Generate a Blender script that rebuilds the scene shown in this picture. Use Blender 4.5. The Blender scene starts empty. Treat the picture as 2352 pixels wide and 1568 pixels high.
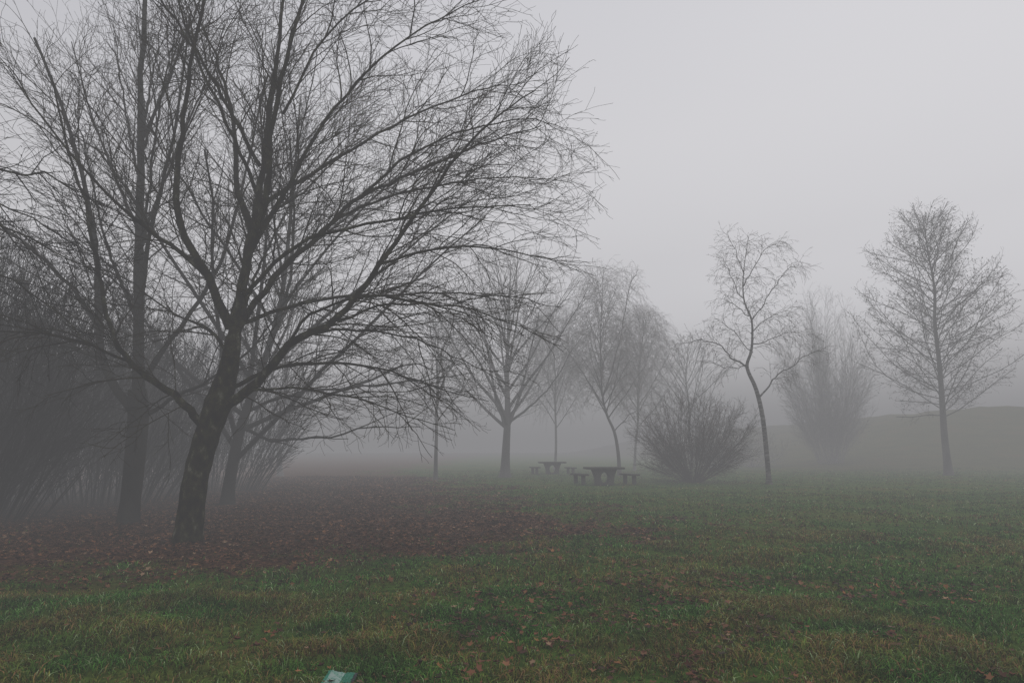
import bpy, bmesh, math, random, time
import numpy as np
from mathutils import Vector, Matrix
from mathutils import noise as mn
T0=time.time()
scene=bpy.context.scene
col=scene.collection
SIG=.0186; FOG=.25
# ------------------------------------------------------------------ materials
def new_mat(name):
    m=bpy.data.materials.new(name); m.use_nodes=True
    nt=m.node_tree; nt.nodes.clear()
    return m,nt,nt.nodes,nt.links
def noise_mat(name,stops,scale=6,detail=6,rough=0.9,bump=0.3,bscale=20,stretch=(1,1,1),spec=0.2,bdist=0.02):
    m,nt,N,L=new_mat(name)
    out=N.new('ShaderNodeOutputMaterial'); b=N.new('ShaderNodeBsdfPrincipled')
    b.inputs['Roughness'].default_value=rough; b.inputs['Specular IOR Level'].default_value=spec
    tc=N.new('ShaderNodeTexCoord'); mp=N.new('ShaderNodeMapping'); mp.inputs['Scale'].default_value=stretch
    L.new(tc.outputs['Object'],mp.inputs['Vector'])
    n=N.new('ShaderNodeTexNoise'); n.inputs['Scale'].default_value=scale; n.inputs['Detail'].default_value=detail
    L.new(mp.outputs[0],n.inputs['Vector'])
    r=N.new('ShaderNodeValToRGB'); L.new(n.outputs['Fac'],r.inputs[0])
    e=r.color_ramp.elements
    while len(e)<len(stops): e.new(0.5)
    for i,(p,c) in enumerate(stops):
        e[i].position=p; e[i].color=(*c,1)
    L.new(r.outputs[0],b.inputs['Base Color'])
    if bump>0:
        n2=N.new('ShaderNodeTexNoise'); n2.inputs['Scale'].default_value=bscale; n2.inputs['Detail'].default_value=4
        L.new(mp.outputs[0],n2.inputs['Vector'])
        bp=N.new('ShaderNodeBump'); bp.inputs['Strength'].default_value=bump; bp.inputs['Distance'].default_value=bdist
        L.new(n2.outputs['Fac'],bp.inputs['Height']); L.new(bp.outputs[0],b.inputs['Normal'])
    L.new(b.outputs[0],out.inputs[0])
    return m
bark=noise_mat('bark',[(0.32,(.006,.005,.004)),(0.47,(.024,.020,.012)),(0.60,(.052,.050,.021)),(0.71,(.17,.17,.13))],scale=9,detail=10,stretch=(1,1,.6),bump=1,bscale=16,bdist=.08,spec=.03)
bark_twig=noise_mat('bark_twig',[(0.3,(.018,.013,.008)),(0.7,(.062,.052,.027))],scale=2,bump=0,spec=.03)
bark_grey=noise_mat('bark_grey',[(0.3,(.018,.017,.015)),(0.7,(.055,.053,.044))],scale=3,bump=.6,stretch=(1,1,.4),bdist=.05,spec=.05)
twig_mid=noise_mat('twig_mid',[(0.3,(.045,.040,.034)),(0.7,(.095,.086,.072))],scale=2,bump=0,spec=.05)
twig_horn=noise_mat('twig_hornbeam',[(0.3,(.09,.083,.074)),(0.7,(.16,.148,.13))],scale=2,bump=0,spec=.05)
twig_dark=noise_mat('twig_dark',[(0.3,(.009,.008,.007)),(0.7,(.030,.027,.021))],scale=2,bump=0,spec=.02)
bark_half_hazed=noise_mat('bark_half_hazed',[(0.3,(.10,.097,.092)),(0.7,(.18,.175,.165))],scale=3,bump=.4,stretch=(1,1,.4),spec=.1)  # paler than near bark: some fog haze is put into the colour
bark_hazed=noise_mat('bark_hazed',[(0.3,(.19,.188,.184)),(0.7,(.30,.295,.285))],scale=3,bump=.4,stretch=(1,1,.4),spec=.1)  # fog haze painted in: bark lightened so distant trunks fade
twig_hazed=noise_mat('twig_haze_tint',[(0.3,(.27,.265,.26)),(0.7,(.39,.38,.37))],scale=2,bump=0,spec=.1)  # haze put into the twig colour so far crowns dissolve
bark_birch=noise_mat('bark_birch',[(0.35,(.03,.028,.026)),(0.5,(.10,.095,.085)),(0.75,(.30,.29,.28))],scale=5,bump=.3,stretch=(1,1,2.5))
twig_birch=noise_mat('twig_birch',[(0.3,(.065,.052,.044)),(0.7,(.12,.10,.082))],scale=2,bump=0)
twig_birch_hazed=noise_mat('twig_birch_haze_tint',[(0.3,(.26,.248,.24)),(0.7,(.38,.36,.345))],scale=2,bump=0)  # distant birch twigs paled in colour to imitate fog haze
twig_bush=noise_mat('twig_bush',[(0.3,(.042,.033,.024)),(0.7,(.10,.077,.052))],scale=2,bump=0,spec=.1)
concrete=noise_mat('concrete',[(0.3,(.05,.05,.045)),(0.55,(.085,.085,.075)),(0.8,(.065,.078,.045))],scale=4,bump=.3,bscale=40)

def col_mat(name,rough=.8,spec=.3):
    m,nt,N,L=new_mat(name)
    out=N.new('ShaderNodeOutputMaterial'); b=N.new('ShaderNodeBsdfPrincipled')
    b.inputs['Roughness'].default_value=rough; b.inputs['Specular IOR Level'].default_value=spec
    a=N.new('ShaderNodeAttribute'); a.attribute_name='Col'
    tc=N.new('ShaderNodeTexCoord'); n=N.new('ShaderNodeTexNoise'); n.inputs['Scale'].default_value=1.3; n.inputs['Detail'].default_value=3
    L.new(tc.outputs['Object'],n.inputs['Vector'])
    mr=N.new('ShaderNodeMapRange'); mr.inputs['From Min'].default_value=.3; mr.inputs['From Max'].default_value=.7
    mr.inputs['To Min'].default_value=.6; mr.inputs['To Max'].default_value=1.35
    L.new(n.outputs['Fac'],mr.inputs['Value'])
    vm=N.new('ShaderNodeVectorMath'); vm.operation='SCALE'
    L.new(a.outputs['Color'],vm.inputs[0]); L.new(mr.outputs[0],vm.inputs['Scale'])
    L.new(vm.outputs[0],b.inputs['Base Color'])
    L.new(b.outputs[0],out.inputs[0])
    return m
grassmat=col_mat('grass_blades',.6,.08); leafmat=col_mat('leaf_litter',.6,.1)

# ------------------------------------------------------------------ terrain
def sstep(a,b,x):
    t=np.clip((x-a)/(b-a),0,1); return t*t*(3-2*t)
def vnoise(x,y,s,seed):
    rs=np.random.RandomState(seed); G=rs.rand(64,64)
    xs=x*s+1000; ys=y*s+1000
    xi=np.floor(xs).astype(int); yi=np.floor(ys).astype(int); fx=xs-xi; fy=ys-yi
    fx=fx*fx*(3-2*fx); fy=fy*fy*(3-2*fy)
    g=lambda a,b: G[a%64,b%64]
    return (g(xi,yi)*(1-fx)+g(xi+1,yi)*fx)*(1-fy)+(g(xi,yi+1)*(1-fx)+g(xi+1,yi+1)*fx)*fy
def hgt(x,y):
    x=np.asarray(x,float); y=np.asarray(y,float)
    h=.03*np.sin(.9*x+1.3)*np.cos(.7*y)+.02*np.sin(2.1*x+.5*y)+.012*np.sin(4.3*y-1.7*x)
    b=sstep(17,58,x)*sstep(46,80,y)
    return h+b*(6.4+.5*(vnoise(x,y,.18,31)-.5)+.5*(vnoise(x,y,1.3,32)-.5))
def h1(x,y): return float(hgt(x,y))
def leafmask(x,y):
    yn=np.interp(x,[-20,-6,-2.3,-.5,2.3,3.6],[7.5,8.4,10.0,11.0,13.0,15.0])
    xr=np.interp(y,[7,11,14.5,18,26,36,50],[3.8,3.8,3.3,.5,-2.2,-4.5,-8])
    w=(vnoise(x,y,.8,1)-.5)*2.8+(vnoise(x,y,2.3,2)-.5)*2.8+(vnoise(x,y,6,9)-.5)*2.2
    return sstep(-2.0,1.8,y-yn+w*.85)*sstep(-2.2,2.4,xr-x+w*1.4)

ng=300
RD=265
t=np.linspace(-1,1,ng); s_,k_=3.5,math.asinh((RD+10)/3.5)
gx=s_*np.sinh(k_*t); gy=s_*np.sinh(k_*t)+11
X,Y=np.meshgrid(gx,gy,indexing='ij'); Z=hgt(X,Y)
V=np.stack([X,Y,Z],-1).reshape(-1,3)
I=np.arange(ng*ng).reshape(ng,ng)
F=np.stack([I[:-1,:-1],I[1:,:-1],I[1:,1:],I[:-1,1:]],-1).reshape(-1,4)
def mk_mesh(name,V,F,smooth=False,colr=None):
    me=bpy.data.meshes.new(name)
    V=np.asarray(V,np.float32); F=np.asarray(F,np.int32); k=F.shape[1]
    me.vertices.add(len(V)); me.vertices.foreach_set('co',V.ravel())
    me.loops.add(F.size); me.loops.foreach_set('vertex_index',F.ravel())
    me.polygons.add(len(F)); me.polygons.foreach_set('loop_start',np.arange(0,F.size,k,dtype=np.int32))
    if smooth: me.polygons.foreach_set('use_smooth',np.ones(len(F),bool))
    me.update(calc_edges=True)
    if colr is not None:
        ca=me.color_attributes.new('Col','FLOAT_COLOR','POINT')
        c=np.ones((len(V),4),np.float32); c[:,:3]=colr; ca.data.foreach_set('color',c.ravel())
    return me
def add_obj(name,me,mat=None,parent=None):
    o=bpy.data.objects.new(name,me); col.objects.link(o)
    if mat: me.materials.append(mat)
    if parent: o.parent=parent
    return o
lm=np.maximum(leafmask(X,Y),.45*sstep(16,26,X)*sstep(44,54,Y)).reshape(-1)
ground=add_obj('ground',mk_mesh('ground',V,F,True,np.stack([lm,lm,lm],-1)))
ground['kind']='structure'; ground['label']='damp park lawn with brown leaf litter and grassy bank'; ground['category']='ground'
m,nt,N,L=new_mat('ground_soil_grass')
out=N.new('ShaderNodeOutputMaterial'); b=N.new('ShaderNodeBsdfPrincipled'); b.inputs['Roughness'].default_value=.95; b.inputs['Specular IOR Level'].default_value=.05
tc=N.new('ShaderNodeTexCoord')
def nz(sc,det=5):
    n=N.new('ShaderNodeTexNoise'); n.inputs['Scale'].default_value=sc; n.inputs['Detail'].default_value=det; L.new(tc.outputs['Object'],n.inputs['Vector']); return n
def ramp(src,stops):
    r=N.new('ShaderNodeValToRGB'); L.new(src,r.inputs[0]); e=r.color_ramp.elements
    while len(e)<len(stops): e.new(.5)
    for i,(p,c) in enumerate(stops): e[i].position=p; e[i].color=(*c,1)
    return r
n1=nz(.45,8); n2=nz(9,8)
g=ramp(n1.outputs['Fac'],[(.3,(.036,.085,.012)),(.52,(.064,.115,.018)),(.72,(.115,.110,.026))])
g2=ramp(n2.outputs['Fac'],[(.3,(.5,.5,.5)),(.7,(1.4,1.4,1.4))])
mx=N.new('ShaderNodeMix'); mx.data_type='RGBA'; mx.blend_type='MULTIPLY'; mx.inputs[0].default_value=1
L.new(g.outputs[0],mx.inputs[6]); L.new(g2.outputs[0],mx.inputs[7])
n3=nz(22,8); lf=ramp(n3.outputs['Fac'],[(.3,(.022,.010,.006)),(.5,(.080,.036,.020)),(.7,(.17,.088,.046))])
at=N.new('ShaderNodeAttribute'); at.attribute_name='Col'
mx2=N.new('ShaderNodeMix'); mx2.data_type='RGBA'
L.new(at.outputs['Fac'],mx2.inputs[0]); L.new(mx.outputs[2],mx2.inputs[6]); L.new(lf.outputs[0],mx2.inputs[7])
L.new(mx2.outputs[2],b.inputs['Base Color'])
bp=N.new('ShaderNodeBump'); bp.inputs['Strength'].default_value=.8; bp.inputs['Distance'].default_value=.05
L.new(n2.outputs['Fac'],bp.inputs['Height']); L.new(bp.outputs[0],b.inputs['Normal']); L.new(b.outputs[0],out.inputs[0])
ground.data.materials.append(m)

# ------------------------------------------------------------------ grass
rs=np.random.RandomState(5)
def grass_band(n,y0,y1,hh,ww):
    y=np.sqrt(rs.rand(n)*(y1**2-y0**2)+y0**2)
    x=(rs.rand(n)*2-1)*(y*.8+2)
    cell=.16*(y/7)
    cx=np.round(x/cell)*cell+ (vnoise(x,y,9,7)-.5)*cell*1.6; cy=np.round(y/cell)*cell+(vnoise(x,y,9,8)-.5)*cell*1.6
    k=rs.rand(n)*.5; x=x+(cx-x)*k; y=y+(cy-y)*k
    lmv=leafmask(x,y)
    patch=vnoise(x,y,.8,3)*.35+vnoise(x,y,2.9,4)*.65
    keep=(rs.rand(n)>lmv*.965)&(rs.rand(n)<.30+1.1*patch)
    x,y,patch,lmv=x[keep],y[keep],patch[keep],lmv[keep]; n=len(x)
    z=hgt(x,y)-.005
    a=rs.rand(n)*2*math.pi; la=rs.rand(n)*2*math.pi
    H=hh*(.45+.9*rs.rand(n))*(.3+1.4*patch)*(1-.45*lmv); W=ww*(.6+.8*rs.rand(n))
    lean=H*(.25+1.3*rs.rand(n))
    dx,dy=np.cos(a)*W/2,np.sin(a)*W/2; lx,ly=np.cos(la)*lean,np.sin(la)*lean
    P=np.zeros((n,5,3))
    P[:,0]=np.stack([x-dx,y-dy,z],-1); P[:,1]=np.stack([x+dx,y+dy,z],-1)
    mxx,myy,mz=x+lx*.35,y+ly*.35,z+H*.65
    P[:,2]=np.stack([mxx-dx*.8,myy-dy*.8,mz],-1); P[:,3]=np.stack([mxx+dx*.8,myy+dy*.8,mz],-1)
    P[:,4]=np.stack([x+lx,y+ly,z+H*(.95-.45*rs.rand(n))],-1)
    base=np.arange(n)[:,None]*5
    Fc=np.concatenate([base+[0,1,3],base+[0,3,2],base+[2,3,4]])
    yel=np.clip((vnoise(x,y,.55,11)*.5+vnoise(x,y,1.9,12)*.5-.42)*4.5+.35*sstep(-2,4,x)-.15,0,1)*(1-.5*sstep(10,18,y))
    r=rs.rand(n)
    g1=np.array([.074,.205,.028]); g2=np.array([.27,.215,.050]); g3=np.array([.42,.54,.26])
    c=g1+(g2-g1)*yel[:,None]*(.3+.7*rs.rand(n))[:,None]
    c=c*(.42+1.0*rs.rand(n))[:,None]
    c=np.where((r>.93)[:,None],g3*(.6+.5*rs.rand(n))[:,None],c)
    brown=(rs.rand(n)<.05+.24*yel)
    c=np.where(brown[:,None],np.array([.32,.19,.08])*(.5+.7*rs.rand(n))[:,None],c)
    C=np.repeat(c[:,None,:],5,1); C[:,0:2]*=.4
    return P.reshape(-1,3),Fc,C.reshape(-1,3)
Vs,Fs,Cs=[],[],[]; off=0
for a_ in [(170000,4.2,8,.072,.0068),(140000,8,14,.068,.0105),(85000,14,26,.06,.020),(50000,26,52,.05,.045)]:
    v,f,c=grass_band(*a_); Vs.append(v); Fs.append(f+off); Cs.append(c); off+=len(v)
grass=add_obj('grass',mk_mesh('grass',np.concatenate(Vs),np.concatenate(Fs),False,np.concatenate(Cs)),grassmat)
grass['kind']='stuff'; grass['label']='wet short green grass blades over the lawn'; grass['category']='grass'

# ------------------------------------------------------------------ fallen leaves
def leaves(x,y,size,zoff,cols):
    n=len(x); z=hgt(x,y)+zoff
    k=10
    ang=np.linspace(0,2*math.pi,k,endpoint=False); rad=np.array([1,.5,.85,.45,.7,.35,.7,.45,.85,.5])
    tx=np.concatenate([[0],np.cos(ang)*rad]); ty=np.concatenate([[0],np.sin(ang)*rad])
    curl=(rs.rand(n)*.9-.25)[:,None]; fold=(rs.rand(n)*.8)[:,None]
    tz=(tx**2+ty**2)[None]*curl*.6+np.abs(ty)[None]*fold*.6
    L_=np.stack([np.repeat(tx[None],n,0),np.repeat(ty[None]*.9,n,0),tz],-1)*size[:,None,None]
    a=rs.rand(n)*6.283; ca,sa=np.cos(a)[:,None],np.sin(a)[:,None]
    tl=(rs.randn(n)*.35)[:,None]
    X1=L_[...,0]*np.cos(tl)-L_[...,2]*np.sin(tl); Z1=L_[...,0]*np.sin(tl)+L_[...,2]*np.cos(tl); Y1=L_[...,1]
    P=np.stack([X1*ca-Y1*sa+x[:,None],X1*sa+Y1*ca+y[:,None],Z1+z[:,None]],-1)
    base=np.arange(n)[:,None]*(k+1)
    Fc=np.concatenate([base+[0,i+1,(i+1)%k+1] for i in range(k)])
    return P.reshape(-1,3),Fc,np.repeat(cols[:,None,:],k+1,1).reshape(-1,3)
def leafcols(n):
    pal=np.array([[.135,.056,.030],[.085,.039,.025],[.20,.094,.046],[.24,.105,.042],[.050,.028,.020],[.30,.19,.115]])
    i=rs.choice(6,n,p=[.3,.26,.18,.08,.14,.04])
    return pal[i]*(.55+.75*rs.rand(n))[:,None]
n=310000
y=np.sqrt(rs.rand(n)*(40**2-6.5**2)+6.5**2); x=-22+rs.rand(n)*28
lmv=leafmask(x,y)
keep=(rs.rand(n)<lmv*np.clip(14/y,.25,1)**1.2)&(x>-.8*y-2.5)
x,y=x[keep],y[keep]
v1,f1,c1=leaves(x,y,.024+.030*rs.rand(len(x))+.0008*y,.010+.028*rs.rand(len(x)),leafcols(len(x))*1.05)
n=80000
y=np.sqrt(rs.rand(n)*(20**2-4.5**2)+4.5**2); x=(rs.rand(n)*2-1)*(y*.8+1)
cl=np.clip((vnoise(x,y,1.0,21)*.5+vnoise(x,y,3,22)*.5-.42)*4.5,0,1)
pp=cl*(.05+.95*sstep(-2.0,.8,x+ (6-y)*.2))*.85*np.clip((11-y)/4,.10,1)+.014
keep=rs.rand(n)<pp; x,y=x[keep],y[keep]
print('scattered',len(x))
v2,f2,c2=leaves(x,y,.018+.042*rs.rand(len(x))**1.6,.028+.04*rs.rand(len(x)),leafcols(len(x))*1.2)
lv=add_obj('fallen_leaves',mk_mesh('fallen_leaves',np.concatenate([v1,v2]),np.concatenate([f1,f2+len(v1)]),False,np.concatenate([c1,c2])),leafmat)
lv['kind']='stuff'; lv['label']='reddish brown fallen leaves covering the lawn under trees'; lv['category']='leaves'

# ------------------------------------------------------------------ tree growth
def tubes(name,branches,mat,parent,smooth=True,origin=Vector((0,0,0)),leafpts=None,leafsize=.03):
    groups={}
    for pts,rad,sd in branches: groups.setdefault((len(pts),sd),[]).append((pts,rad))
    Vs,Fs=[],[]; off=0
    for (n,sd),bl in groups.items():
        P=np.array([[tuple(q) for q in b[0]] for b in bl],float); R=np.array([b[1] for b in bl],float)
        Tn=np.gradient(P,axis=1); Tn/=np.linalg.norm(Tn,axis=2,keepdims=True)+1e-9
        mt=np.abs(Tn.mean(1)); ref=np.eye(3)[np.argmin(mt,axis=1)][:,None,:]
        Nn=np.cross(Tn,np.broadcast_to(ref,Tn.shape)); Nn/=np.linalg.norm(Nn,axis=2,keepdims=True)+1e-9
        Bn=np.cross(Tn,Nn)
        a=np.arange(sd)*2*math.pi/sd
        ring=P[:,:,None,:]+R[:,:,None,None]*(np.cos(a)[None,None,:,None]*Nn[:,:,None,:]+np.sin(a)[None,None,:,None]*Bn[:,:,None,:])
        B=len(bl); idx=np.arange(B*n*sd).reshape(B,n,sd)+off
        nx=np.roll(idx,-1,axis=2)
        f=np.stack([idx[:,:-1],nx[:,:-1],nx[:,1:],idx[:,1:]],-1).reshape(-1,4)
        Vs.append(ring.reshape(-1,3)); Fs.append(f); off+=B*n*sd
    if leafpts:
        lp=np.array([tuple(q) for q in leafpts]); n=len(lp)
        d1=rs.randn(n,3); d1/=np.linalg.norm(d1,axis=1,keepdims=True); d2=rs.randn(n,3); d2=np.cross(d1,d2); d2/=np.linalg.norm(d2,axis=1,keepdims=True)
        sz=(leafsize*(.6+.8*rs.rand(n)))[:,None]
        Q=np.stack([lp,lp+(d1+d2*.6)*sz,lp+d1*2*sz,lp+(d1-d2*.6)*sz],1).reshape(-1,3)
        Vs.append(Q); Fs.append(np.arange(4*n).reshape(n,4)+off)
    V=np.concatenate(Vs)-np.array(tuple(origin)); F=np.concatenate(Fs)
    return add_obj(name,mk_mesh(name,V,F,smooth),mat,parent)
def randv(r): return Vector((r.gauss(0,1),r.gauss(0,1),r.gauss(0,1)))
def inside(p,e,tol=1.0):
    cx,cy,cz,rx,ry,ru,rd=e
    dz=(p.z-cz)/(ru if p.z>cz else rd)
    return ((p.x-cx)/rx)**2+((p.y-cy)/ry)**2+dz*dz<tol
def grow(r,p,d,L,r0,r1,n,wob,up,out,cen,env,tol=1.0,zmin=.05):
    pts=[p.copy()]; rad=[r0]; st=L/n; p=p.copy(); d=d.normalized()
    for i in range(n):
        o=p-cen
        if o.length>1e-6: o.normalize()
        d=(d+Vector((0,0,up*st))+o*(out*st)+randv(r)*wob).normalized()
        p=p+d*st
        if env and not inside(p,env,tol) : break
        if p.z<zmin: break
        pts.append(p.copy()); rad.append(r0+(r1-r0)*(i+1)/n)
    return pts,rad
def plen(pts): return sum((pts[i+1]-pts[i]).length for i in range(len(pts)-1))
def at_t(pts,rad,t):
    f=t*(len(pts)-1); i=min(int(f),len(pts)-2); q=f-i
    return pts[i].lerp(pts[i+1],q),(pts[i+1]-pts[i]).normalized(),rad[i]*(1-q)+rad[i+1]*q
def spawn(T,r,pts,rad,lvl,P,density=1.0):
    if lvl>=len(P['n']): return
    L=plen(pts)
    if L<.12: return
    nf=P['n'][lvl]*L*density
    n=int(nf)+(1 if r.random()<nf-int(nf) else 0)
    ph=r.random()*6.28
    t0=P['t0'][lvl]
    for k in range(n):
        t=t0+(1-t0)*(k+r.random())/n
        p,tg,rr=at_t(pts,rad,min(t,.995))
        a=Vector((0,0,1)) if abs(tg.z)<.9 else Vector((1,0,0))
        u=tg.cross(a).normalized(); w=tg.cross(u)
        ph+=2.4+r.uniform(-.4,.4)
        if P.get('flat',0)>0 and r.random()<P['flat']:
            pv=u*(1 if k%2 else -1)+w*r.uniform(-.5,.5)
        else: pv=u*math.cos(ph)+w*math.sin(ph)
        pv.normalize()
        an=math.radians(P['ang'][lvl]*r.uniform(.65,1.25))*(1-.35*t)
        d=tg*math.cos(an)+pv*math.sin(an)
        Lc=P['ln'][lvl]*r.uniform(.6,1.25)*(1-.4*t)
        r0=min(rr*.75,P['rad'][lvl]*r.uniform(.7,1.2)); r1=max(r0*.3,P['rmin'])
        r0=max(r0,P['rmin'])
        bp,br=grow(r,p,d,Lc,r0,r1,P['seg'][lvl],P['wob'][lvl],P['up'][lvl],P['out'],P['cen'],P['env'],r.uniform(.86,1.12))
        if len(bp)<2: continue
        T['crown'].append((bp,br,3 if lvl>0 else 4))
        if P.get('leaf',0)>0 and lvl==len(P['n'])-1:
            for q in bp[1:]:
                if r.random()<P['leaf']: T['leaf'].append(q)
        spawn(T,r,bp,br,lvl+1,P)
def cr(pts,m=4):
    P=[Vector(p) for p in pts]; P=[P[0]*2-P[1]]+P+[P[-1]*2-P[-2]]; o=[]
    for i in range(1,len(P)-2):
        for j in range(m):
            t=j/m; a,b,c,d=P[i-1],P[i],P[i+1],P[i+2]
            o.append(.5*((2*b)+(c-a)*t+(2*a-5*b+4*c-d)*t*t+(3*b-a-3*c+d)*t**3))
    o.append(P[-2]); return o
def limb(T,r,pts,r0,r1,sides=8,jit=.02,m=4):
    q=cr(pts,m); n=len(q)
    q=[q[0]]+[v+randv(r)*jit for v in q[1:]]
    rad=[r0+(r1-r0)*(i/(n-1))**.7 for i in range(n)]
    T['trunk'].append((q,rad,sides)); return q,rad
def finish(T,kind,label,cat,base,m1,m2,group=None,leafsize=.03):
    e=bpy.data.objects.new(kind,None); col.objects.link(e); e.location=base
    e.empty_display_size=.5
    e['label']=label; e['category']=cat
    if group: e['group']=group
    tubes('trunk' if cat=='tree' else 'stems',T['trunk'],m1,e,origin=base)
    if T['crown']: tubes('crown' if cat=='tree' else 'twigs',T['crown'],m2,e,origin=base,leafpts=T['leaf'] or None,leafsize=leafsize)
    return e
def newT(): return {'trunk':[],'crown':[],'leaf':[]}

# ---- the big leaning maple
def big_maple():
    r=random.Random(17); T=newT(); y=12.2
    bx=-5.62
    trunk=[(bx,y,-.1),(-5.60,y,.25),(-5.55,y,1.07),(-5.40,y,1.83),(-5.24,y,2.4),(-5.10,y,3.0),(-5.04,y,3.6)]
    q=cr(trunk,6); rd=np.interp([p.z for p in q],[-.1,.05,.4,1.1,1.9,2.4,3.0,3.6],[.29,.255,.225,.212,.215,.235,.17,.135])
    T['trunk'].append((q,[float(v)*(1+.03*math.sin(i*1.9)) for i,v in enumerate(rd)],20))
    P=dict(n=[3.0,4.8,6.2],t0=[.10,.12,.1],ang=[48,50,50],ln=[2.5,1.1,.45],rad=[.0140,.0070,.0040],rmin=.0028,seg=[12,8,5],
           wob=[.10,.15,.18],up=[-.05,.05,.25],out=.13,cen=Vector((-5.2,y,3.6)),env=(-4.6,y,6.4,6.4,5.0,6.3,5.6),flat=.4)
    PL=dict(P); PL.update(n=[3.1,4.5,5.6],ln=[2.0,1.05,.45],up=[-.24,-.10,.30])
    LM=[
     (.125,.020,[(-5.04,y,3.55),(-4.93,y,4.6),(-4.83,y+.1,5.84),(-4.73,y+.1,6.87),(-4.6,y,8.28),(-4.47,y-.1,9.83),(-4.5,y,11.8)]),
     (.095,.020,[(-5.11,y,3.75),(-5.48,y-.3,4.68),(-5.90,y-.5,5.5),(-6.0,y-.6,6.36),(-5.95,y-.6,7.2),(-5.85,y-.7,8.46),(-5.62,y-.8,9.83),(-5.5,y-.8,11.3)]),
     (.085,.018,[(-4.84,y+.1,5.6),(-5.3,y+.4,6.5),(-5.57,y+.7,7.75),(-5.95,y+.9,9.1),(-6.6,y+1.2,10.5)]),
     (.08,.018,[(-4.9,y,4.9),(-4.49,y-.3,6.2),(-4.36,y-.5,7.57),(-4.05,y-.7,8.9),(-3.7,y-.8,10.3),(-3.5,y-.8,11.2)]),
     (.105,.011,[(-5.15,y,2.3),(-4.49,y-.2,2.76),(-3.9,y-.4,3.39),(-3.05,y-.5,3.85),(-2.44,y-.6,4.6),(-1.9,y-.6,5.42),(-1.11,y-.6,6.6),(-.38,y-.5,7.5),(.4,y-.5,8.1)]),
     (.075,.011,[(-4.98,y,3.75),(-4.45,y+.2,4.76),(-3.84,y+.4,5.5),(-3.07,y+.5,6.36),(-2.43,y+.7,6.8),(-1.45,y+.8,7.3),(-.38,y+.9,7.8),(.6,y+.9,8.1)]),
     (.056,.009,[(-4.86,y,5.1),(-4.05,y-.2,6.53),(-3.44,y-.4,7.57),(-2.64,y-.6,8.46),(-1.6,y-.7,9.28),(-.6,y-.8,9.7)]),
     (.050,.008,[(-4.55,y-.3,6.0),(-3.7,y+.4,7.0),(-2.7,y+.8,7.9),(-1.6,y+1.0,8.6),(-.5,y+1.0,9.0),(.3,y+1.0,9.1)]),
     (.046,.007,[(-4.95,y,4.3),(-3.97,y-.6,5.0),(-3.0,y-1.0,5.25),(-1.82,y-1.3,5.4),(-.7,y-1.5,5.5),(.3,y-1.6,5.5)]),
     (.046,.007,[(-5.0,y,3.8),(-3.94,y+.4,4.3),(-2.83,y+.8,4.55),(-1.4,y+1.2,4.7),(.03,y+1.4,4.65),(1.0,y+1.5,4.45)]),
     (.050,.006,[(-5.12,y,2.65),(-4.2,y+.3,3.1),(-3.25,y+.6,3.2),(-2.3,y+.9,3.05),(-1.37,y+1.1,2.75),(-.44,y+1.2,2.5)]),
     (.035,.005,[(-5.2,y,2.4),(-4.48,y-.3,2.6),(-3.54,y-.7,2.6),(-2.53,y-1.0,2.4),(-1.67,y-1.2,2.1),(-.9,y-1.3,1.9)]),
     (.033,.005,[(-4.0,y-.35,3.3),(-3.4,y-.9,3.8),(-2.5,y-1.3,4.05),(-1.4,y-1.6,3.9),(-.5,y-1.8,3.6),(.2,y-1.9,3.3)]),
     (.032,.005,[(-3.05,y-.5,3.8),(-2.19,y,4.2),(-1.0,y+.3,4.2),(.19,y+.5,3.85),(.98,y+.5,3.4)]),
     (.032,.005,[(-3.6,y-.4,3.6),(-2.8,y+.1,3.75),(-1.8,y+.4,3.6),(-.9,y+.5,3.2),(-.1,y+.5,2.8)]),
     (.033,.005,[(-3.4,y+.5,6.0),(-2.4,y+.2,6.3),(-1.2,y+0,6.5),(0,y-.1,6.6),(1.1,y-.1,6.5)]),
     (.033,.005,[(-2.9,y+.5,6.5),(-1.9,y+.2,7.2),(-.8,y-.2,7.5),(.2,y-.4,7.6),(1.0,y-.4,7.4)]),
     (.030,.005,[(-2.3,y-.6,4.8),(-1.4,y-.2,5.2),(-.4,y+.1,5.3),(.6,y+.3,5.15),(1.3,y+.3,4.9)]),
     (.032,.006,[(-4.3,y-.2,7.8),(-3.4,y-.8,9.0),(-2.3,y-1.0,9.8),(-1.4,y-1.1,10.2)]),
     (.085,.014,[(-5.45,y,1.95),(-5.75,y-.2,2.37),(-6.12,y-.3,2.68),(-6.62,y-.4,3.03),(-6.99,y-.5,3.7),(-7.28,y-.5,4.68),(-7.58,y-.5,5.67),(-8.1,y-.4,6.95),(-8.58,y-.4,8.46)]),
     (.048,.009,[(-5.5,y-.3,4.7),(-6.24,y-.6,5.3),(-7.1,y-.8,6.0),(-8.2,y-1,7.3),(-8.9,y-1,8.3)]),
     (.038,.008,[(-5.1,y,3.3),(-5.8,y+.5,3.87),(-6.56,y+.8,4.19),(-7.83,y+1.1,5),(-9.1,y+1.2,5.3)]),
     (.032,.007,[(-6.65,y-.4,3.1),(-7.3,y-.9,3.4),(-8.2,y-1.2,3.5),(-9.3,y-1.3,3.4)]),
    ]
    for i in range(4):
        a=r.uniform(.25,1)*math.pi*(1 if i%2 else -1)
        z0=r.uniform(3.6,7.0); x0=float(np.interp(z0,[2,3,4.6,7],[-5.35,-5.1,-4.93,-4.73]))
        d=Vector((math.cos(a)*.8,math.sin(a)*(.9 if a>0 else .6),r.uniform(.6,1.0)))
        pts,_=grow(r,Vector((x0,y,z0)),d,5.5,.07,.01,7,.06,.03,.05,P['cen'],P['env'])
        if len(pts)>3: LM.append((.040,.008,[tuple(v) for v in pts]))
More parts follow.
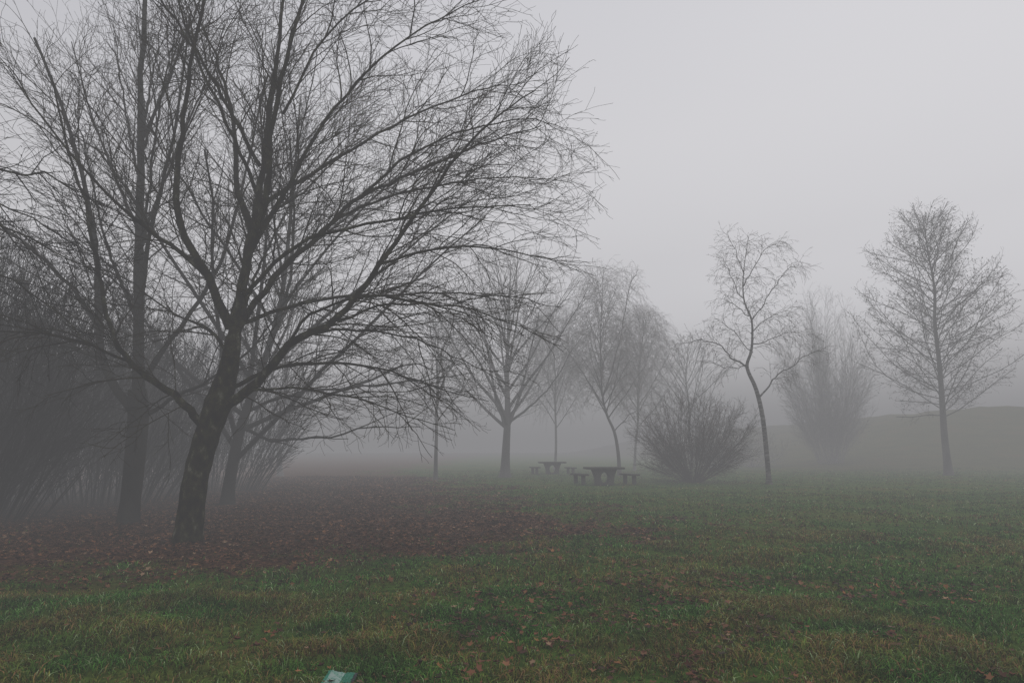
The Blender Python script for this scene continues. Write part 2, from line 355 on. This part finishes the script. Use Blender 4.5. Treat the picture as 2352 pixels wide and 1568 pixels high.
    for r0,r1,pts in LM:
        q,rad=limb(T,r,pts,r0,r1,8 if r0>.08 else 6,.015)
        spawn(T,r,q,rad,0,PL if (pts[-1][2]<5.2 and r0<.09) else P)
    finish(T,'maple_tree','large bare maple with leaning mossy trunk on leaf litter','tree',Vector((bx,y,0)),bark,bark_twig)
    print('maple',len(T['crown']),time.time()-T0)
big_maple()

def second_tree():
    r=random.Random(23); T=newT(); y=15.2; x=-8.3
    q=cr([(x,y,-.1),(x-.0,y,.3),(x+.02,y,1.2),(x+.02,y,2.3),(x-.05,y,2.9)],4)
    T['trunk'].append((q,[float(v) for v in np.interp([p.z for p in q],[-.1,.15,.5,2.2,2.9],[.26,.225,.20,.215,.19])],14))
    env=(-8.9,y,7.5,6.6,5.0,7.5,5.6)
    P=dict(n=[1.9,2.8,3.2],t0=[.15,.12,.1],ang=[38,44,46],ln=[2.6,1.2,.6],rad=[.017,.008,.0055],rmin=.0034,seg=[9,6,4],
           wob=[.08,.12,.15],up=[.04,.05,.15],out=.1,cen=Vector((x,y,3.0)),env=env,flat=.3)
    LM=[(.15,.045,[(x,y,2.6),(-8.49,y,4.83),(-8.7,y,7.95),(-8.9,y,10.5),(-9.05,y,14)]),
        (.11,.03,[(x-.08,y,2.4),(-8.98,y-.2,3.35),(-9.25,y-.3,5.0),(-9.35,y-.3,5.9),(-9.66,y-.4,7.3),(-10.3,y-.5,9.2),(-11.1,y-.6,11)]),
        (.06,.012,[(x+.1,y,2.3),(-7.33,y-.2,2.75),(-6.6,y-.3,3.1),(-5.6,y-.4,3.9),(-4.9,y-.4,5)]),
        (.075,.02,[(x-.05,y,3.0),(-7.7,y+.4,4.4),(-7.0,y+.7,6.0),(-6.6,y+.8,8.4),(-6.2,y+.9,11)]),
        (.07,.02,[(-8.45,y,4.2),(-8.1,y-.5,6.2),(-7.6,y-.8,8.4),(-7.4,y-.8,11.5)]),
        (.06,.012,[(-9.1,y-.3,4.2),(-10.0,y-.5,5.4),(-11.2,y-.6,6.4),(-12.6,y-.6,7.4)]),
        (.055,.012,[(-8.6,y,6.5),(-9.6,y+.6,8.0),(-10.6,y+1,9.8),(-11.4,y+1,12)]),
        (.055,.012,[(-9.0,y-.2,3.5),(-9.9,y-.8,3.9),(-11.2,y-1.1,4.0),(-12.6,y-1.3,4.4)]),]
    for i in range(8):
        a=r.uniform(0,6.28); z0=r.uniform(3,9)
        d=Vector((math.cos(a)*.5,math.sin(a)*.5,r.uniform(.8,1.2)))
        pts,_=grow(r,Vector((float(np.interp(z0,[3,5,8,10],[-8.35,-8.5,-8.7,-8.85])),y,z0)),d,5.5,.07,.01,7,.04,.04,.03,P['cen'],env)
        if len(pts)>3: LM.append((.045,.010,[tuple(v) for v in pts]))
    for r0,r1,pts in LM:
        q,rad=limb(T,r,pts,r0,r1,8,.015); spawn(T,r,q,rad,0,P)
    finish(T,'maple_tree','tall bare maple with straight grey trunk on leaf litter','tree',Vector((x,y,0)),bark_grey,twig_mid)
second_tree()

def generic(kind,label,x,y,H,clear,R,seed,tr,nl,la=50,lean=(0,0),m1=None,m2=None,P=None,ell=None,upc=.03,lw=.06,trunkpts=None,limbs=(),group=None,leafsize=.04,lmul=1.0,ltop=.92,lrad=.38):
    r=random.Random(seed); T=newT(); z0=h1(x,y); base=Vector((x,y,z0))
    if trunkpts: tp=[Vector((x+a,y+b,z0+c)) for a,b,c in trunkpts]
    else:
        tp=[Vector((x,y,z0-.1))]; nn=7
        for i in range(1,nn+1):
            t=i/nn; tp.append(Vector((x+lean[0]*t+r.gauss(0,.006*H),y+lean[1]*t+r.gauss(0,.006*H),z0+H*.95*t)))
    q=cr(tp,4); n=len(q)
    rad=[max(tr*(1-.93*(i/(n-1)))*(1+.5*math.exp(-i*1.2)),.012) for i in range(n)]
    T['trunk'].append((q,rad,10))
    env=ell or (x+lean[0]*.6,y+lean[1]*.6,z0+(clear*.9+H)*.5,R,R,(H-clear*.9)*.5,(H-clear*.9)*.5)
    PP=dict(n=[1.8,2.4,2.4],t0=[.12,.12,.1],ang=[42,42,40],ln=[1.9,1.0,.55],rad=[.022,.012,.009],rmin=.0075,seg=[6,4,3],
            wob=[.09,.1,.12],up=[.05,.08,.1],out=.1,cen=Vector((env[0],env[1],z0+clear)),env=env,flat=.2)
    if P: PP.update(P)
    for L_ in limbs:
        r0,r1,pts=L_
        lq,lr=limb(T,r,[(x+a,y+b,z0+c) for a,b,c in pts],r0,r1,6,.03); spawn(T,r,lq,lr,0,PP)
    tot=(clear)/(H*.95)
    for i in range(nl):
        t=tot+(ltop-tot)*((i+r.random()*.6)/nl)
        p,tg,rr=at_t(q,rad,t); a=i*2.4+r.uniform(-.5,.5); an=math.radians(la*r.uniform(.75,1.2))*(1-.35*(i/nl))
        d=Vector((math.cos(a)*math.sin(an),math.sin(a)*math.sin(an),math.cos(an)))
        Ls=R*1.5*lmul*(1-.5*(i/nl))
        r0=min(rr*.6,tr*lrad); bp,br=grow(r,p,d,Ls,r0,.008,9,lw,upc,.0,PP['cen'],env,1.0)
        if len(bp)<2: continue
        T['trunk'].append((bp,br,5)); spawn(T,r,bp,br,0,PP)
    spawn(T,r,q[int(n*tot)+1:],rad[int(n*tot)+1:],0,PP)
    e=finish(T,kind,label,'tree',base,m1 or bark_hazed,m2 or twig_hazed,group,leafsize)
    print(kind,x,y,len(T['crown']),round(time.time()-T0,1))
    return e

generic('maple_tree','bare maple with long low spreading branches on leaf litter',-8.15,20,13.5,2.6,7.6,31,.20,22,la=62,lean=(.9,0),m1=bark_grey,m2=twig_mid,
        trunkpts=[(0,0,-.1),(.05,0,.8),(.3,0,2.4),(.75,.1,4),(1.2,.1,6),(1.4,0,9),(1.5,0,12.5)],
        ell=(-6.6,20,7.2,7.4,5.5,6.6,5.4),
        limbs=[(.065,.012,[(.3,0,2.3),(1.0,-.3,1.95),(2.6,-.5,1.9),(4.2,-.7,2.2),(5.6,-.8,2.2)]),
               (.065,.012,[(.4,0,2.7),(1.6,.3,3.2),(3.2,.5,3.4),(5,.6,3.6),(6.8,.6,3.9)]),
               (.055,.012,[(.7,0,3.8),(2,.3,5),(3.6,.3,6),(5.6,.3,6.8)])],
        P=dict(n=[2.0,2.6,2.4],ln=[2.5,1.15,.6],rmin=.0045,rad=[.019,.009,.006],up=[.0,.04,.1],flat=.4,wob=[.09,.12,.14]),upc=.01)
generic('maple_tree','faint bare maple with several rising stems in fog',-.4,39.5,13.4,3.6,6.4,41,.28,24,la=48,m1=bark_half_hazed,
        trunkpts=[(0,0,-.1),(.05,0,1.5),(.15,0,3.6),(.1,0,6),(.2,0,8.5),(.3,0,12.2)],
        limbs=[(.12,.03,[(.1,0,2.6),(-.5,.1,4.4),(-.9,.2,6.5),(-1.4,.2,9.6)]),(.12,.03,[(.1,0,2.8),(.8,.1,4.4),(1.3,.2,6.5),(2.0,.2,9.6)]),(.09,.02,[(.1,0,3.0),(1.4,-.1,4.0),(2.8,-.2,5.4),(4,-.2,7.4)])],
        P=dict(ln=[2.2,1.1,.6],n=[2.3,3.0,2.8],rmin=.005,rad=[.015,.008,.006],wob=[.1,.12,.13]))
generic('young_tree','slender young tree with narrow straight trunk on lawn',-3.95,36,8.8,2.9,2.8,42,.11,18,la=52,m1=bark_half_hazed,P=dict(n=[2.4,2.8,2.4],rmin=.0055,rad=[.014,.008,.006]))
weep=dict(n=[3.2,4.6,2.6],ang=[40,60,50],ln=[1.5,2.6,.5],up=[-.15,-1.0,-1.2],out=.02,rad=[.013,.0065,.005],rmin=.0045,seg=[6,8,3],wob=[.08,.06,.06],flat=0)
generic('birch_tree','weeping birch with slightly crooked trunk and hanging twigs',6.5,42,13.6,5,2.9,44,.12,26,la=36,m1=bark_half_hazed,m2=twig_birch_hazed,
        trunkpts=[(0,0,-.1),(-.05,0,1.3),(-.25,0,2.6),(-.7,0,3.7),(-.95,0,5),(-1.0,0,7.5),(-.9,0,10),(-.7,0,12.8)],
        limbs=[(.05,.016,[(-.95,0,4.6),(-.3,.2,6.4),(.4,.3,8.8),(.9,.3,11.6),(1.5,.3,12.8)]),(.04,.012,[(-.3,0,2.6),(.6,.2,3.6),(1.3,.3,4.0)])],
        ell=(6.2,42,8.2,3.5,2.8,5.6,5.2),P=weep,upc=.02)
generic('birch_tree','faint thin birch with drooping twigs in fog',9.0,51,12.5,3,3.8,45,.10,24,la=36,lean=(1.0,0),m2=twig_birch_hazed,P=weep)
generic('birch_tree','faint drooping birch standing far back in fog',3.4,55,13.5,3,4.0,57,.11,24,la=38,m2=twig_birch_hazed,P=weep)
generic('birch_tree','crooked birch with twisted pale trunk on lawn',11.45,31,12,5,3.6,47,.12,0,la=50,m1=bark_birch,m2=twig_birch,
        trunkpts=[(0,0,-.1),(-.02,0,.8),(-.12,0,2.9),(-.35,0,4.2),(-.62,.1,5.0),(-.66,.1,5.4),(-.50,.0,5.9),(-.40,0,6.5),(-.42,-.1,7.4),(-.65,0,8.2),(-.7,0,9),(-.55,0,10.2),(-.3,0,11.4)],
        limbs=[(.045,.010,[(-.18,0,3.9),(.4,.1,4.5),(.9,.2,5.0),(1.6,.2,5.4),(2.3,.1,5.9),(3.0,.1,6.0)]),
               (.05,.010,[(-.62,.1,5.2),(-1.3,.2,5.7),(-1.9,.2,6.3),(-2.7,.2,6.5),(-3.9,.1,6.3)]),
               (.028,.008,[(-.66,.1,5.4),(-1.2,.3,5.2),(-1.8,.4,5.3),(-2.3,.4,5.6)]),
               (.03,.008,[(-.38,0,6.3),(.5,.2,6.5),(1.4,.3,6.9),(2.3,.3,6.7)]),
               (.03,.008,[(-.40,-.1,7.4),(.2,0,8.2),(.9,.1,9.1),(1.5,.1,9.9),(2.0,.1,10.0)]),
               (.03,.008,[(-.65,0,8.2),(-1.0,0,8.9),(-1.3,.1,9.8),(-1.6,.1,10.1)]),
               (.03,.008,[(-.7,0,9),(-.2,.2,9.8),(.6,.3,10.9),(1.3,.3,11.2)]),
               (.026,.008,[(-.4,0,5.9),(-1.2,.2,6.9),(-2.0,.2,7.5)]),
               (.026,.008,[(-.5,0,7.6),(-1.2,-.2,8.1),(-1.7,-.2,8.4)]),
               (.024,.008,[(-.45,0,6.8),(.5,-.2,7.6),(1.2,-.2,7.8)]),
               (.024,.008,[(-.6,0,9.6),(-.9,.2,10.8),(-1.2,.2,11.5)])],
        ell=(10.95,31,7.7,4.4,2.6,4.9,4.0),P=dict(n=[4.8,6.8,3.8],ang=[55,58,45],ln=[.9,.9,.4],up=[-.3,-1.2,-1.2],out=.02,rad=[.010,.006,.005],rmin=.0040,wob=[.16,.11,.09],flat=0,leaf=.25),leafsize=.024)
generic('hornbeam_tree','oval crowned tree with straight trunk and few dry leaves',26.4,42,17.0,3.4,5.2,48,.22,95,la=74,m1=bark_half_hazed,m2=twig_horn,
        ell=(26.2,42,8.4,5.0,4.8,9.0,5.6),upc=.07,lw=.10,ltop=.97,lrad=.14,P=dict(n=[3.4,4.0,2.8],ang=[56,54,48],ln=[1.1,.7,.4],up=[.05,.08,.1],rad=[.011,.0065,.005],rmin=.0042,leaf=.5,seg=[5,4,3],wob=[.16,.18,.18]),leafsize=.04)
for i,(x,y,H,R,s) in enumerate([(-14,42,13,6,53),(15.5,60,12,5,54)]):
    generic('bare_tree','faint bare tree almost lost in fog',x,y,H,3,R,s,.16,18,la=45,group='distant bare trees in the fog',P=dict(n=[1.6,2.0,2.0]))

# ------------------------------------------------------------------ shrubs / coppice fans
def shrub(kind,label,x,y,H,R,seed,nst,spread,P=None,group=None,r0=.03,curve=.0,m1=None,m2=None,brad=.35,leafsize=.03,cat='bush',env=None,smul=1.15,pw=.5,minlen=.75,tl=(.7,1.1),sw=.06):
    r=random.Random(seed); T=newT(); z0=h1(x,y); base=Vector((x,y,z0))
    env=env or (x,y,z0+H*.55,R,R,H*.45,H*.62)
    PP=dict(n=[2.2,2.6,2.0],t0=[.25,.15,.1],ang=[32,34,34],ln=[1.3,.7,.4],rad=[.014,.009,.007],rmin=.006,seg=[5,4,3],wob=[.08,.1,.1],up=[.12,.15,.15],out=.05,cen=base,env=env,flat=0)
    if P: PP.update(P)
    for i in range(nst):
        a=r.random()*6.283; s=r.random()**pw; an=math.radians(spread)*s
        p=base+Vector((math.cos(a)*brad*s,math.sin(a)*brad*s,-.05))
        d=Vector((math.cos(a)*math.sin(an),math.sin(a)*math.sin(an),math.cos(an)))
        bp,br=grow(r,p,d,H*smul*r.uniform(minlen,1.05),r0*r.uniform(.6,1.2),.005,10,sw,curve,0,base,(env[0],env[1],env[2],env[3],env[4],env[5],env[6]+.6),r.uniform(*tl),zmin=-1)
        if len(bp)<3: continue
        T['trunk'].append((bp,br,5)); spawn(T,r,bp,br,0,PP)
    e=finish(T,kind,label,cat,base,m1 or bark_twig,m2 or bark_twig,group,leafsize)
    print(kind,len(T['crown']),round(time.time()-T0,1)); return e
shrub('round_bush','dense round bare bush fanning up from the lawn',8.85,34,5.2,3.6,61,110,66,r0=.018,curve=.02,brad=.28,env=(8.85,34,h1(8.95,34)+2.55,3.7,3.1,2.45,2.7),m1=twig_bush,m2=twig_bush,tl=(.65,.92),smul=1.05,minlen=.75,sw=.07,
      P=dict(n=[4.2,5.0,3.6],t0=[.25,.1,.1],ang=[44,44,44],ln=[.95,.55,.3],rad=[.0068,.0048,.004],rmin=.0034,up=[.03,.06,.1],wob=[.15,.17,.17]))
shrub('willow_coppice','tall narrow fan of bare willow stems in fog',27.6,60,16.0,4.4,62,120,20,r0=.016,m1=twig_hazed,m2=twig_hazed,sw=.09,P=dict(ln=[2.2,1.2,.6],n=[1.8,2.2,1.6],rad=[.009,.0065,.0055],rmin=.0045,up=[-.05,-.05,-.1],t0=[.1,.15,.1],wob=[.14,.15,.15]),curve=-.008,brad=1.0,minlen=.45)
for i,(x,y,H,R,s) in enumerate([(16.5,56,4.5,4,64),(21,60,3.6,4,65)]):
    shrub('bare_bush','low bare scrub bush on the foggy bank',x,y,H,R,s,45,72,r0=.02,m1=twig_hazed,m2=twig_hazed,group='scrub bushes along the grassy bank',sw=.12,P=dict(rmin=.007,n=[2.2,2.4,1.5],ang=[50,50,45]))
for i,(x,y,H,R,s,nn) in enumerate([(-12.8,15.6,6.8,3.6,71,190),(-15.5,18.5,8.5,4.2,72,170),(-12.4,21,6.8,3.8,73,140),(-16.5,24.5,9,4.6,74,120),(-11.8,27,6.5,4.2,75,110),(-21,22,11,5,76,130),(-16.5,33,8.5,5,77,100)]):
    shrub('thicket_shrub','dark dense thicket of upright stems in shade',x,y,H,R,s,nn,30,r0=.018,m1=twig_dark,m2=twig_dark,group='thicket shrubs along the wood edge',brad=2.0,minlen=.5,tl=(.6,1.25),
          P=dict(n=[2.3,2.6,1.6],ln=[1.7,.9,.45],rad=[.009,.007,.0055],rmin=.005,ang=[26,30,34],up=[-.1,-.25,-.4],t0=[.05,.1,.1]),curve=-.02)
generic('alder_tree','dark overhanging branches with small seed clusters',-12.2,10.2,6.5,2.4,6,81,.22,0,la=60,m1=bark,m2=twig_dark,
        ell=(-10.4,10.4,5.0,4.9,3.0,3.2,3.8),
        limbs=[(.05,.008,[(.1,0,4.2),(1.5,-.2,4.9),(3.0,-.3,5.2),(4.6,-.3,4.9),(5.9,-.3,4.2)]),(.045,.008,[(.1,0,5),(1.5,.2,5.9),(3,.3,6.2),(4.6,.4,6.0),(5.6,.4,5.4)]),
                (.04,.007,[(.1,0,3.4),(1.5,.1,4.2),(2.8,.2,4.5),(4.4,.2,4.2),(5.6,.2,3.3)]),(.04,.007,[(.1,0,4.6),(1.2,.5,5.6),(2.6,.8,5.9),(4.0,1,5.5),(5.2,1.1,4.9)])],
        P=dict(n=[3.6,4.6,4.4],ang=[50,52,48],ln=[1.6,.8,.4],rad=[.012,.0065,.0045],rmin=.0032,up=[-.2,-.4,-.4],leaf=.3,seg=[7,5,3],wob=[.13,.15,.16]),leafsize=.018)

# ------------------------------------------------------------------ picnic tables and benches
def bm_to(name,bm,mat,parent,loc=(0,0,0)):
    bmesh.ops.recalc_face_normals(bm,faces=bm.faces)
    me=bpy.data.meshes.new(name); bm.to_mesh(me); bm.free(); o=add_obj(name,me,mat,parent); o.location=loc; return o
def slab(sx,sy,sz,bev=.02):
    bm=bmesh.new(); bmesh.ops.create_cube(bm,size=1); bmesh.ops.scale(bm,vec=(sx,sy,sz),verts=bm.verts)
    bmesh.ops.bevel(bm,geom=list(bm.edges),offset=bev,segments=3,affect='EDGES'); return bm
def extr(poly,w):
    bm=bmesh.new(); v=[bm.verts.new((a,-w/2,c)) for a,c in poly]; f=bm.faces.new(v)
    r_=bmesh.ops.extrude_face_region(bm,geom=[f]); bmesh.ops.translate(bm,vec=(0,w,0),verts=[g for g in r_['geom'] if isinstance(g,bmesh.types.BMVert)])
    bmesh.ops.triangulate(bm,faces=[f for f in bm.faces if len(f.verts)>4]); return bm
lp=[(-.54,.655),(-.47,.50),(-.40,.28),(-.38,.0),(-.01,.0),(-.01,.05),(-.13,.09),(-.20,.20),(-.22,.34),(-.17,.46),(-.08,.53),(-.01,.55),(-.01,.655)]
def make_table(x,y,rot):
    z=h1(x,y)+.03
    e=bpy.data.objects.new('picnic_table',None); col.objects.link(e); e.location=(x,y,z); e.rotation_euler=(0,0,rot)
    e['label']='weathered concrete picnic table with curved pedestal on lawn'; e['category']='picnic table'; e['group']='concrete picnic tables'
    bm_to('table_top',slab(1.68,1.0,.09,.025),concrete,e,(0,0,.70))
    for s in (1,-1):
        bm_to('leg',extr([(a*s,c-.01) for a,c in lp],.5),concrete,e)
    for k,(dx) in enumerate((-1.12,1.18)):
        c=math.cos(rot); s=math.sin(rot); bx=x+dx*c; by=y+dx*s; bz=h1(bx,by)+.03
        b=bpy.data.objects.new('concrete_bench',None); col.objects.link(b); b.location=(bx,by,bz); b.rotation_euler=(0,0,rot+.12)
        b['label']='low concrete bench beside the picnic table'; b['category']='bench'; b['group']='concrete benches at the picnic tables'
        bm_to('seat',slab(.42,1.35,.075,.02),concrete,b,(0,0,.41))
        for yy in (-.48,.48):
            bm=slab(.17,.12,.38,.015)
            bm_to('leg',bm,concrete,b,(0,yy,.184))
make_table(4.1,31,.14)
make_table(2.55,44,.12)

# ------------------------------------------------------------------ snack packet in the grass
pm,nt,N,L=new_mat('packet_foil')
out=N.new('ShaderNodeOutputMaterial'); b=N.new('ShaderNodeBsdfPrincipled'); b.inputs['Roughness'].default_value=.3
tc=N.new('ShaderNodeTexCoord')
sp=N.new('ShaderNodeSeparateXYZ'); L.new(tc.outputs['Object'],sp.inputs[0])
r_=N.new('ShaderNodeValToRGB'); r_.color_ramp.interpolation='CONSTANT'
mr=N.new('ShaderNodeMapRange'); mr.inputs['From Min'].default_value=-.12; mr.inputs['From Max'].default_value=.12
L.new(sp.outputs['X'],mr.inputs['Value']); L.new(mr.outputs[0],r_.inputs[0])
e=r_.color_ramp.elements; e[0].position=0; e[0].color=(.02,.24,.15,1); e[1].position=.16; e[1].color=(.36,.47,.42,1)
for p,c in [(.58,(.02,.21,.13,1)),(.86,(.01,.02,.02,1))]:
    q=e.new(p); q.color=c
br=N.new('ShaderNodeTexBrick'); br.inputs['Scale'].default_value=22; br.inputs['Color1'].default_value=(1,1,1,1); br.inputs['Color2'].default_value=(.25,.65,.5,1); br.inputs['Mortar'].default_value=(.9,1,.95,1); br.inputs['Bias'].default_value=-.1
mp=N.new('ShaderNodeMapping'); mp.inputs['Rotation'].default_value=(0,0,math.radians(24)); L.new(tc.outputs['Object'],mp.inputs['Vector']); L.new(mp.outputs[0],br.inputs['Vector'])
mxp=N.new('ShaderNodeMix'); mxp.data_type='RGBA'; mxp.blend_type='MULTIPLY'; mxp.inputs[0].default_value=1
L.new(r_.outputs[0],mxp.inputs[6]); L.new(br.outputs['Color'],mxp.inputs[7])
L.new(mxp.outputs[2],b.inputs['Base Color']); L.new(b.outputs[0],out.inputs[0])
bm=bmesh.new(); bmesh.ops.create_grid(bm,x_segments=40,y_segments=44,size=.5)
for v in bm.verts:
    x_,y_=v.co.x,v.co.y
    puff=max(0,(1-(2*x_)**6))*max(0,(1-(2*y_)**6))
    v.co=Vector((x_*.21,y_*.26,.012*puff+.014*mn.noise(Vector((x_*3,y_*3,1)))+.012*abs(mn.noise(Vector((x_*10,y_*10,5))))))
bot=bmesh.ops.duplicate(bm,geom=list(bm.faces)+list(bm.verts)+list(bm.edges))
for g_ in bot['geom']:
    if isinstance(g_,bmesh.types.BMVert): g_.co.z=g_.co.z-.004-.02*max(0,1-(2*g_.co.x/.21)**6)*max(0,1-(2*g_.co.y/.26)**6)
for f in bm.faces: f.smooth=False
me=bpy.data.meshes.new('snack_packet'); bm.to_mesh(me); bm.free()
pk=add_obj('snack_packet',me,pm); pk.location=(-1.19,4.93,h1(-1.19,4.93)+.045); pk.rotation_euler=(math.radians(16),math.radians(4),math.radians(-6))
pk['label']='crumpled teal and white snack packet lying in grass'; pk['category']='litter'

# ------------------------------------------------------------------ sky dome
R,Hh=RD,20; nu,nv=96,40
Vd=[];Fd=[]
for j in range(nv+1):
    e_=math.pi/2*j/nv
    for i in range(nu):
        a=2*math.pi*i/nu; Vd.append((R*math.cos(e_)*math.cos(a),R*math.cos(e_)*math.sin(a),Hh*math.sin(e_)-1.0))
for j in range(nv):
    for i in range(nu):
        Fd.append((j*nu+i,(j+1)*nu+i,(j+1)*nu+(i+1)%nu,j*nu+(i+1)%nu))
sm,nt,N,L=new_mat('overcast_sky'); out=N.new('ShaderNodeOutputMaterial'); em=N.new('ShaderNodeEmission'); em.inputs['Strength'].default_value=2.15
tc=N.new('ShaderNodeTexCoord'); mp=N.new('ShaderNodeMapping'); mp.inputs['Scale'].default_value=(1,1,0); mp.inputs['Location'].default_value=(12,-6,0); L.new(tc.outputs['Object'],mp.inputs['Vector'])
ln=N.new('ShaderNodeVectorMath'); ln.operation='LENGTH'; L.new(mp.outputs[0],ln.inputs[0])
n=N.new('ShaderNodeTexNoise'); n.inputs['Scale'].default_value=.03; n.inputs['Detail'].default_value=2; L.new(tc.outputs['Object'],n.inputs['Vector'])
na=N.new('ShaderNodeMath'); na.operation='MULTIPLY_ADD'; na.inputs[1].default_value=8; L.new(n.outputs['Fac'],na.inputs[0]); L.new(ln.outputs['Value'],na.inputs[2])
dv=N.new('ShaderNodeMath'); dv.operation='DIVIDE'; dv.inputs[1].default_value=150; L.new(na.outputs[0],dv.inputs[0])
r_=N.new('ShaderNodeValToRGB'); L.new(dv.outputs[0],r_.inputs[0]); e=r_.color_ramp.elements
e[0].position=.14; e[0].color=(.36,.36,.385,1); e[1].position=.85; e[1].color=(.98,.965,.995,1)
for p,v in ((.28,.50),(.42,.61),(.60,.84)):
    q=e.new(p); q.color=(v,v*.99,v*1.03,1)
L.new(r_.outputs[0],em.inputs['Color']); L.new(em.outputs[0],out.inputs[0])
sky=add_obj('sky',mk_mesh('sky',np.array(Vd),np.array(Fd),True),sm); sky['kind']='structure'; sky['label']='pale overcast sky above the fog'; sky['category']='sky'
sm.cycles.emission_sampling='NONE'

# ------------------------------------------------------------------ world: even fog
w=bpy.data.worlds.new('World'); scene.world=w; w.use_nodes=True; nt=w.node_tree; N=nt.nodes; L=nt.links; N.clear()
out=N.new('ShaderNodeOutputWorld'); bg=N.new('ShaderNodeBackground'); st=N.new('ShaderNodeTexSky'); st.sky_type='NISHITA'; st.sun_disc=False; st.sun_elevation=math.radians(25)
L.new(st.outputs[0],bg.inputs[0]); bg.inputs[1].default_value=.08; L.new(bg.outputs[0],out.inputs['Surface'])
ab=N.new('ShaderNodeVolumeAbsorption'); ab.inputs['Color'].default_value=(0,0,0,1); ab.inputs['Density'].default_value=SIG
ev=N.new('ShaderNodeEmission'); ad=N.new('ShaderNodeAddShader')
ev.inputs['Strength'].default_value=SIG*FOG; ev.inputs['Color'].default_value=(.99,.985,1.02,1)
L.new(ab.outputs[0],ad.inputs[0]); L.new(ev.outputs[0],ad.inputs[1]); L.new(ad.outputs[0],out.inputs['Volume'])

# ------------------------------------------------------------------ camera
cd=bpy.data.cameras.new('camera'); cam=bpy.data.objects.new('camera',cd); col.objects.link(cam)
cam.location=(0,0,1.6); cam.rotation_euler=(math.radians(90+8.92),0,0); cd.lens=24; cd.sensor_width=36; cd.clip_end=1000; cd.clip_start=.05
scene.camera=cam
scene.view_settings.view_transform='Standard'; scene.view_settings.look='None'; scene.view_settings.exposure=0
print('done',time.time()-T0)
